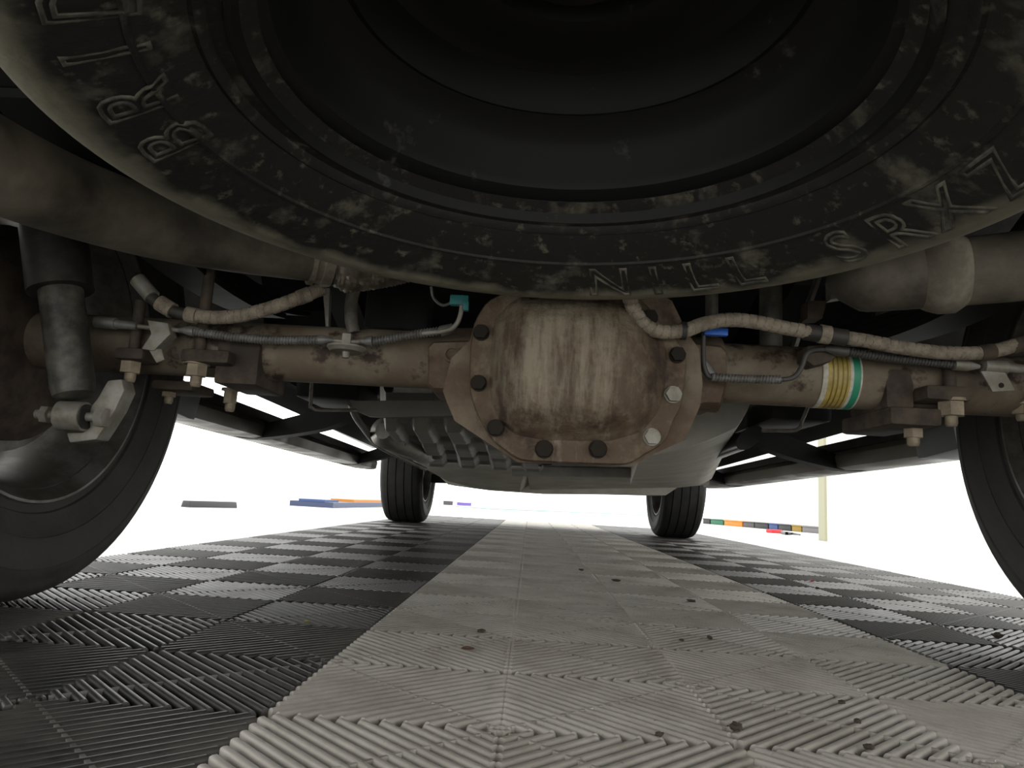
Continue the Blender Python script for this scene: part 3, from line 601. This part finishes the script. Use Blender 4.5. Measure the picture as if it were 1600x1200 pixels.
# front crossmember and skid plates
def slab(name, pts, y0, y1, m, up=0.02):
    bot = [at(u, v, y0+(y1-y0)*f) for u, v, f in pts]; mb = MB(); mb.prism(bot, (0, 0, up)); return part(name, mb, m, smooth=0)
slab('skid_plate', [(645,722,0.0),(820,731,0.0),(828,757,1),(812,768,1),(742,763,1),(700,752,0.6)], 2.5, 3.3, 'tank', 0.015)
slab('skid_plate', [(822,732,0.0),(1110,738,0.0),(1108,757,0.8),(1060,762,1),(828,765,1)], 2.6, 3.3, 'tank', 0.015)
p0, p1 = at(690, 752, 3.4), at(1080, 768, 3.4)
mb = MB(); mb.prism([at(u,v,3.4) for u,v in ((680,738),(1080,748),(1040,774),(960,772),(850,771),(760,765),(700,757))], (0,0.4,0)); part('front_crossmember', mb, 'tank', smooth=0)
mb = MB(); mb.prism([at(u,v,2.55) for u,v in ((800,728),(1020,733),(1020,747),(800,742))], (0,0.12,0)); part('gearbox_crossmember', mb, 'shield', smooth=0)
for pts in (((-0.20, 3.9, 0.31), (-0.66, AXF, 0.30)), ((0.33, 3.9, 0.31), (0.84, AXF, 0.30))):
    a, b = Vector(pts[0]), Vector(pts[1]); mb = MB()
    mb.loft([[q+Vector((0,-wd,-0.03)), q+Vector((0,wd,-0.03)), q+Vector((0,wd,0.03)), q+Vector((0,-wd,0.03))] for q, wd in ((a, 0.16), (a.lerp(b, 0.6), 0.09), (b, 0.05))]); part('control_arm', mb, 'black_steel', bevel=0.01)
# straps behind the axle
for u0, v0, u1, v1 in ((487,598,486,640), (1262,636,1252,672)):
    mb = MB(); mb.tube(spline([at(u0,v0,0.7), at(u1,v1-12,0.7), at(u1+(6 if u0<800 else -8),v1,0.7), at(u1+(70 if u0<800 else -60),v1+1,0.8)], 0.01), 0.0035, n=8); part('tank_strap', mb, 'zinc')
mb = MB(); mb.box(at(530,612,1.0), (0.14, 0.2, 0.06)); part('canister', mb, 'black_steel', bevel=0.012)
mb = MB(); mb.box(at(1228,648,1.0), (0.13, 0.2, 0.05)); part('canister', mb, 'black_steel', bevel=0.012)

# ------------------------------------------------------------------ spare wheel under the bed
SX, SY, SZ = 0.029, -0.135, 0.5755
spare = thing('spare_wheel', 'dusty spare wheel hung flat under the truck bed, nearest the viewer', 'wheel', (SX, SY, SZ-0.137))
SP_HALF = [(0.070, 0.226), (0.080, 0.238), (0.0845, 0.246), (0.0850, 0.256), (0.0905, 0.259), (0.0925, 0.262), (0.0915, 0.2655), (0.0975, 0.272), (0.106, 0.283), (0.1135, 0.2945), (0.1160, 0.2955), (0.1165, 0.2985), (0.1150, 0.3000),
           (0.1225, 0.313), (0.1300, 0.330), (0.1350, 0.346), (0.1362, 0.3475), (0.1368, 0.351), (0.1375, 0.358), (0.1368, 0.366), (0.1335, 0.374), (0.1325, 0.3775), (0.1265, 0.3835), (0.115, 0.3885), (0.100, 0.3915)]
sp_tread = []
for g0 in (0.078, 0.026, -0.026, -0.078): sp_tread += [(g0+0.006, 0.3925), (g0+0.004, 0.385), (g0-0.004, 0.385), (g0-0.006, 0.3925)]
SP_PROF = SP_HALF+sp_tread+[(-x, r) for x, r in SP_HALF[::-1]]
mb = MB(); mb.lathe(SP_PROF, (SX, SY, SZ), 'z', n=160)
sp_t = obj('tyre', mb, 'tyre_spare', spare)
mb = MB(); mb.lathe([(-0.078, 0.246), (-0.087, 0.2445), (-0.088, 0.240), (-0.080, 0.2365), (-0.066, 0.2335), (-0.060, 0.225), (-0.058, 0.2205), (-0.050, 0.2175), (-0.02, 0.214), (-0.01, 0.206), (0.000, 0.195), (0.006, 0.184), (0.004, 0.178), (0.012, 0.172), (0.040, 0.166), (0.048, 0.150), (0.044, 0.120), (0.048, 0.095), (0.062, 0.090), (0.066, 0.045), (0.05, 0.03), (0.05, 0.0)], (SX, SY, SZ), 'z', n=128)
obj('rim', mb, 'rim_black', spare)
for i in range(6):
    a = i*PI/3+0.3; mb = MB(); p = Vector((SX+0.070*math.cos(a), SY+0.070*math.sin(a), SZ+0.060)); mb.lathe([(0.004, 0.009), (-0.003, 0.009), (-0.003, 0.012), (0.004, 0.012)], p, 'z', n=14, closed=True); obj('lug_hole', mb, 'black_steel', spare)
mb = MB(); mb.cyl((SX, SY, SZ+0.03), (SX, SY, SZ+0.05), 0.05, 0.045, n=24); mb.cyl((SX, SY, SZ+0.05), (SX, SY, 0.775), 0.006, n=8); obj('hoist_plate', mb, 'black_steel', spare)
# moulded lettering on the sidewall facing the ground
prof = [(r, z) for z, r in SP_HALF]
def sidewall_z(r):
    best = None
    half = [(rr, -zz) for rr, zz in prof if zz > 0]
    for (r0, z0), (r1, z1) in zip(half, half[1:]):
        if r0 <= r <= r1 and r1 > r0: best = z0+(z1-z0)*(r-r0)/(r1-r0)
    return SZ+(best if best is not None else -0.13)
def glyph(ch, ang, rmid, h, inward, wscale=1.0):
    cu = bpy.data.curves.new('glyph', 'FONT'); cu.body = ch; cu.size = 1.0; cu.align_x = 'CENTER'; cu.resolution_u = 3
    cu.fill_mode = 'NONE'; cu.bevel_depth = 0.024; cu.bevel_resolution = 1
    o = bpy.data.objects.new('glyph', cu); me = bpy.data.meshes.new_from_object(o); bpy.data.objects.remove(o); bpy.data.curves.remove(cu)
    ys = [v.co.y for v in me.vertices]; y0, y1 = min(ys), max(ys); sgn = -1 if inward else 1
    for v in me.vertices:
        lx = v.co.x*h*1.25*wscale; ly = ((v.co.y-y0)/(y1-y0)-0.5)*h
        rad = rmid+ly*sgn; a = ang + (lx/rmid)*(1 if inward else -1)*TURN
        v.co = Vector((SX+rad*math.cos(a), SY+rad*math.sin(a), sidewall_z(rad)-v.co.z*h*1.4))
    me.name = 'letter'; me.materials.clear(); me.materials.append(MT['letter']); me.shade_smooth()
    o = bpy.data.objects.new('letter', me); C.objects.link(o); o.parent = sp_t; o.location = -world_of(sp_t)
TURN = -1
for k, ch in enumerate('BRIDGESTONE'): glyph(ch, PI-0.07+k*0.183, 0.312, 0.050, False, 1.05)
for ch, dg in (('N', 78.3), ('I', 68.8), ('L', 60.0), ('L', 51.0), ('S', 31.5), ('R', 21.7), ('X', 12.5), ('Z', 1.5)): glyph(ch, math.radians(dg), 0.326, 0.044, True, 1.25)

# ------------------------------------------------------------------ things around
def low_box(name, c, d, rz, m, label, cat, group=None, bevel=0.01, lid=None):
    root = thing(name, label, cat, (c[0], c[1], FZ), group); R3 = Matrix.Rotation(rz, 3, 'Z')
    mb = MB(); mb.box((c[0], c[1], FZ+d[2]*0.4), (d[0], d[1], d[2]*0.8), R3); obj('body', mb, m, root, bevel=bevel)
    mb = MB(); mb.box((c[0], c[1], FZ+d[2]*0.9), (d[0]*1.04, d[1]*1.04, d[2]*0.2), R3); obj('lid', mb, lid or m, root, bevel=bevel*0.5)
    return root
def cm(name, c, rough=0.5): m = mat(name, c, rough); return m
K = {n: cm(n+'_plastic', c) for n, c in dict(green=(0.01, 0.12, 0.06), orange=(0.52, 0.18, 0.012), black=(0.02, 0.02, 0.022), navy=(0.02, 0.05, 0.16), charcoal=(0.06, 0.055, 0.06), yellow=(0.24, 0.15, 0.012), grey=(0.14, 0.13, 0.14), blue=(0.03, 0.045, 0.10), red=(0.6, 0.02, 0.03), cyan=(0.30, 0.40, 0.40), purple=(0.16, 0.10, 0.40)).items()}
# wheel stop at the left
a, b = atz(297, 793, FZ), atz(371, 794, FZ); d = b-a; rz = math.atan2(d.y, d.x)
mb = MB(); n_ = Vector((-d.y, d.x, 0)).normalized()
mb.loft([[p-n_*0.0, p+n_*0.10, p+n_*0.085+Vector((0,0,0.052)), p+n_*0.015+Vector((0,0,0.052))] for p in (a, b)])
tag(obj('wheel_stop', mb, cm('grey_rubber', (0.022, 0.022, 0.026)), bevel=0.006), 'dark grey rubber wheel stop on the bright ground beyond the left rear tyre', 'wheel stop')
# long low board left of the left front tyre
a, b = atz(486, 792, FZ), atz(640, 790, FZ); d = b-a; rz = math.atan2(d.y, d.x); c = (a+b)/2
root = thing('board', 'low blue board with an orange panel lying beyond the left front tyre', 'board', (c.x, c.y, FZ))
mb = MB(); mb.box((c.x, c.y, FZ+0.03), (d.length, 0.5, 0.06), Matrix.Rotation(rz, 3, 'Z')); obj('base', mb, K['blue'], root)
a2, b2 = a.lerp(b, 0.22), a.lerp(b, 0.62); c2 = (a2+b2)/2; mb = MB(); mb.box((c2.x, c2.y, FZ+0.075), ((b2-a2).length, 0.3, 0.035), Matrix.Rotation(rz, 3, 'Z')); obj('panel', mb, K['orange'], root)
a2, b2 = a.lerp(b, 0.63), a.lerp(b, 1.0); c2 = (a2+b2)/2; mb = MB(); mb.box((c2.x, c2.y, FZ+0.075), ((b2-a2).length, 0.3, 0.03), Matrix.Rotation(rz, 3, 'Z')); obj('dark_end', mb, K['navy'], root)
a2, b2 = a.lerp(b, 0.0), a.lerp(b, 0.10); c2 = (a2+b2)/2; mb = MB(); mb.box((c2.x, c2.y, FZ+0.07), ((b2-a2).length, 0.3, 0.03), Matrix.Rotation(rz, 3, 'Z')); obj('dark_end', mb, K['navy'], root)
# row of bins along the right-hand wall
P0, P1 = atz(1098, 818, FZ), atz(1281, 834, FZ); DV = (P1-P0); RZ = math.atan2(DV.y, DV.x); DL = DV.length
bins = [(1098, 1109, 'black', 'black low bin beside the right front tyre'), (1110, 1130, 'green', 'green low bin beyond the right front tyre'), (1131, 1160, 'orange', 'orange low bin in the row beyond the right front tyre'),
        (1161, 1178, 'charcoal', 'charcoal low bin just right of the orange bin'), (1179, 1200, 'black', 'black low bin in the middle of the row'), (1201, 1215, 'navy', 'navy low bin between two black bins'),
        (1216, 1236, 'black', 'black low bin just left of the yellow bin'), (1237, 1252, 'yellow', 'yellow low bin near the wall post'), (1253, 1281, 'grey', 'grey low bin at the right end of the row, by the wall post')]
for u0, u1, m, lab in bins:
    k0, k1 = (u0-1098)/183.0, (u1-1098)/183.0
    f = lambda k: atz(1098+183*k, 818+16*k, FZ)
    p, q = f(k0), f(k1); c = (p+q)/2; nn = Vector((-(q-p).y, (q-p).x, 0)).normalized()*0.15
    low_box('storage_bin', (c.x+nn.x, c.y+nn.y), ((q-p).length*0.97, 0.30, 0.085), math.atan2((q-p).y, (q-p).x), K[m], lab, 'bin', 'low bins along the right wall', 0.008)
# pieces seen between the front tyres
p = atz(700, 789, FZ); low_box('storage_bin', (p.x, p.y), (0.22, 0.2, 0.09), 0.1, K['charcoal'], 'small dark bin seen between the front tyres, next to the left one', 'bin')
p = atz(725, 790, FZ); low_box('storage_bin', (p.x, p.y), (0.34, 0.2, 0.07), 0.1, K['purple'], 'small purple bin seen between the front tyres', 'bin')
a, b = atz(740, 794, FZ), atz(1040, 806, FZ); c = (a+b)/2; d = b-a
mb = MB(); mb.box((c.x, c.y, FZ+0.01), (d.length, 1.0, 0.02), Matrix.Rotation(math.atan2(d.y, d.x), 3, 'Z')); tag(obj('kerb', mb, K['cyan'], bevel=0.01), 'pale turquoise flat kerb strip far ahead between the front tyres', 'kerb')
# walls on the right
a, b = P0+(P0-P1)*0.2, P1+(P1-P0)*0.05; nn = Vector((-(b-a).y, (b-a).x, 0)).normalized()*0.45
mb = MB(); c = (a+b)/2+nn; mb.box((c.x, c.y, 1.6+FZ), ((b-a).length, 0.12, 3.2), Matrix.Rotation(RZ, 3, 'Z')); o = obj('wall_back', mb, 'wall', smooth=0); o['kind'] = 'structure'
a = atz(1292, 846, FZ); b = atz(1500, 859, FZ); b = a+(b-a).normalized()*3.2; d = b-a
mb = MB(); c = (a+b)/2; mb.box((c.x, c.y+0.06, 1.6+FZ), (d.length, 0.10, 3.2), Matrix.Rotation(math.atan2(d.y, d.x), 3, 'Z')); o = obj('wall_right', mb, 'wall', smooth=0); o['kind'] = 'structure'
mb = MB(); mb.box((a.x-0.01, a.y+0.06, 1.6+FZ), (0.022, 0.14, 3.2)); o = obj('trim_1', mb, cm('cream_edge', (0.30, 0.29, 0.19)), smooth=0); o['kind'] = 'structure'

# ------------------------------------------------------------------ litter on the tiles
def blob(name, u, v, size, m, label, cat, flat=0.45):
    p = atz(u, v, 0.0); bm = bmesh.new(); bmesh.ops.create_icosphere(bm, subdivisions=2, radius=1)
    rn = random.Random(u*7+v)
    for vv in bm.verts:
        k = rn.uniform(0.7, 1.25); vv.co = Vector((vv.co.x*k*size, vv.co.y*k*size*0.8, vv.co.z*k*size*flat))
    zl = min(vv.co.z for vv in bm.verts)
    for vv in bm.verts: vv.co.z -= zl
    me = bpy.data.meshes.new(name); bm.to_mesh(me); bm.free(); me.materials.append(m)
    o = bpy.data.objects.new(name, me); C.objects.link(o); o.location = (p.x, p.y, -0.0008); o.rotation_euler = (0, 0, rn.uniform(0, 6)); return tag(o, label, cat)
def leaf(name, u, v, L, m, label, rz):
    p = atz(u, v, 0.0); mb = MB(); V = []; n = 8
    for i in range(n+1):
        t = i/n; wd = 0.32*L*math.sin(PI*t)**0.8
        for e in (-1, -0.5, 0, 0.5, 1): V.append((L*(t-0.5), wd*e, 0.002+0.18*L*abs(e)*abs(e)*math.sin(PI*t)+0.10*L*(2*t-1)**2))
    mb.add(V, [(i*5+j, i*5+j+1, (i+1)*5+j+1, (i+1)*5+j) for i in range(n) for j in range(4)])
    mb.add([(x, y, z+0.0006) for x, y, z in V], [(i*5+j, (i+1)*5+j, (i+1)*5+j+1, i*5+j+1) for i in range(n) for j in range(4)])
    o = obj(name, mb, m); o.location = (p.x, p.y, -0.0016); o.rotation_euler = (0, 0, rz); return tag(o, label, 'leaf')
soil = mat('dark_soil', (0.045, 0.036, 0.026), 0.9); brown = mat('dry_leaf', (0.13, 0.075, 0.045), 0.8); ylw = mat('yellow_leaf', (0.30, 0.27, 0.10), 0.7); redm = mat('red_petal', (0.45, 0.02, 0.03), 0.6)
leaf('leaf', 731, 1016, 0.018, brown, 'curled brown leaf on the light grey tiles in front of the camera', 0.3)
leaf('leaf', 480, 974, 0.014, ylw, 'small yellowish leaf on the black tiles at the left', 1.0)
leaf('leaf', 1269, 909, 0.020, redm, 'small red petal on the tiles at the right', 0.5)
for u, v, sz, lab in ((752, 988, 0.006, 'dark soil crumb just behind the curled brown leaf'), (1065, 1001, 0.004, 'dark speck of soil right of the tile seam, mid mat'), (1109, 998, 0.005, 'dark crumb of soil on the second light tile column'),
                      (1150, 1140, 0.007, 'clump of soil lodged in the near seam between light tiles'), (1030, 1150, 0.004, 'tiny crumb on the nearest light tile'), (1561, 997, 0.009, 'black lump on the ribs beside the right rear tyre'),
                      (1315, 1099, 0.0042, 'dark crumb between ribs, farthest of three at the lower right'), (1340, 1129, 0.0042, 'dark crumb between ribs, middle one of three at the lower right'), (1357, 1170, 0.0046, 'dark crumb between ribs, nearest of three at the lower right'),
                      (1277, 920, 0.006, 'brown crumb close to the red petal'), (908, 891, 0.010, 'flat soil patch on the light strip, far along it'), (962, 908, 0.012, 'flat soil smear right of the light strip seam'), (1080, 940, 0.011, 'flat soil smear on the second light column')):
    blob('soil_crumb', u, v, sz, soil, lab, 'dirt', 0.25 if 'flat' in lab else 0.5)
mb = MB(); p = atz(1210, 833, FZ); mb.box((p.x, p.y, FZ+0.02), (0.16, 0.10, 0.04), Matrix.Rotation(0.4, 3, 'Z')); tag(obj('cloth', mb, K['red'], bevel=0.012), 'small red cloth on the bright ground before the row of bins', 'cloth')
mb = MB(); pts = [atz(u, v, FZ) for u, v in ((1221, 834), (1229, 836), (1238, 836), (1250, 838))]; mb.tube([Vector((q.x, q.y, FZ+0.016)) for q in pts], [0.016, 0.02, 0.012, 0.008], n=8); tag(obj('strap', mb, K['charcoal']), 'dark strap lying right of the small red cloth', 'strap')
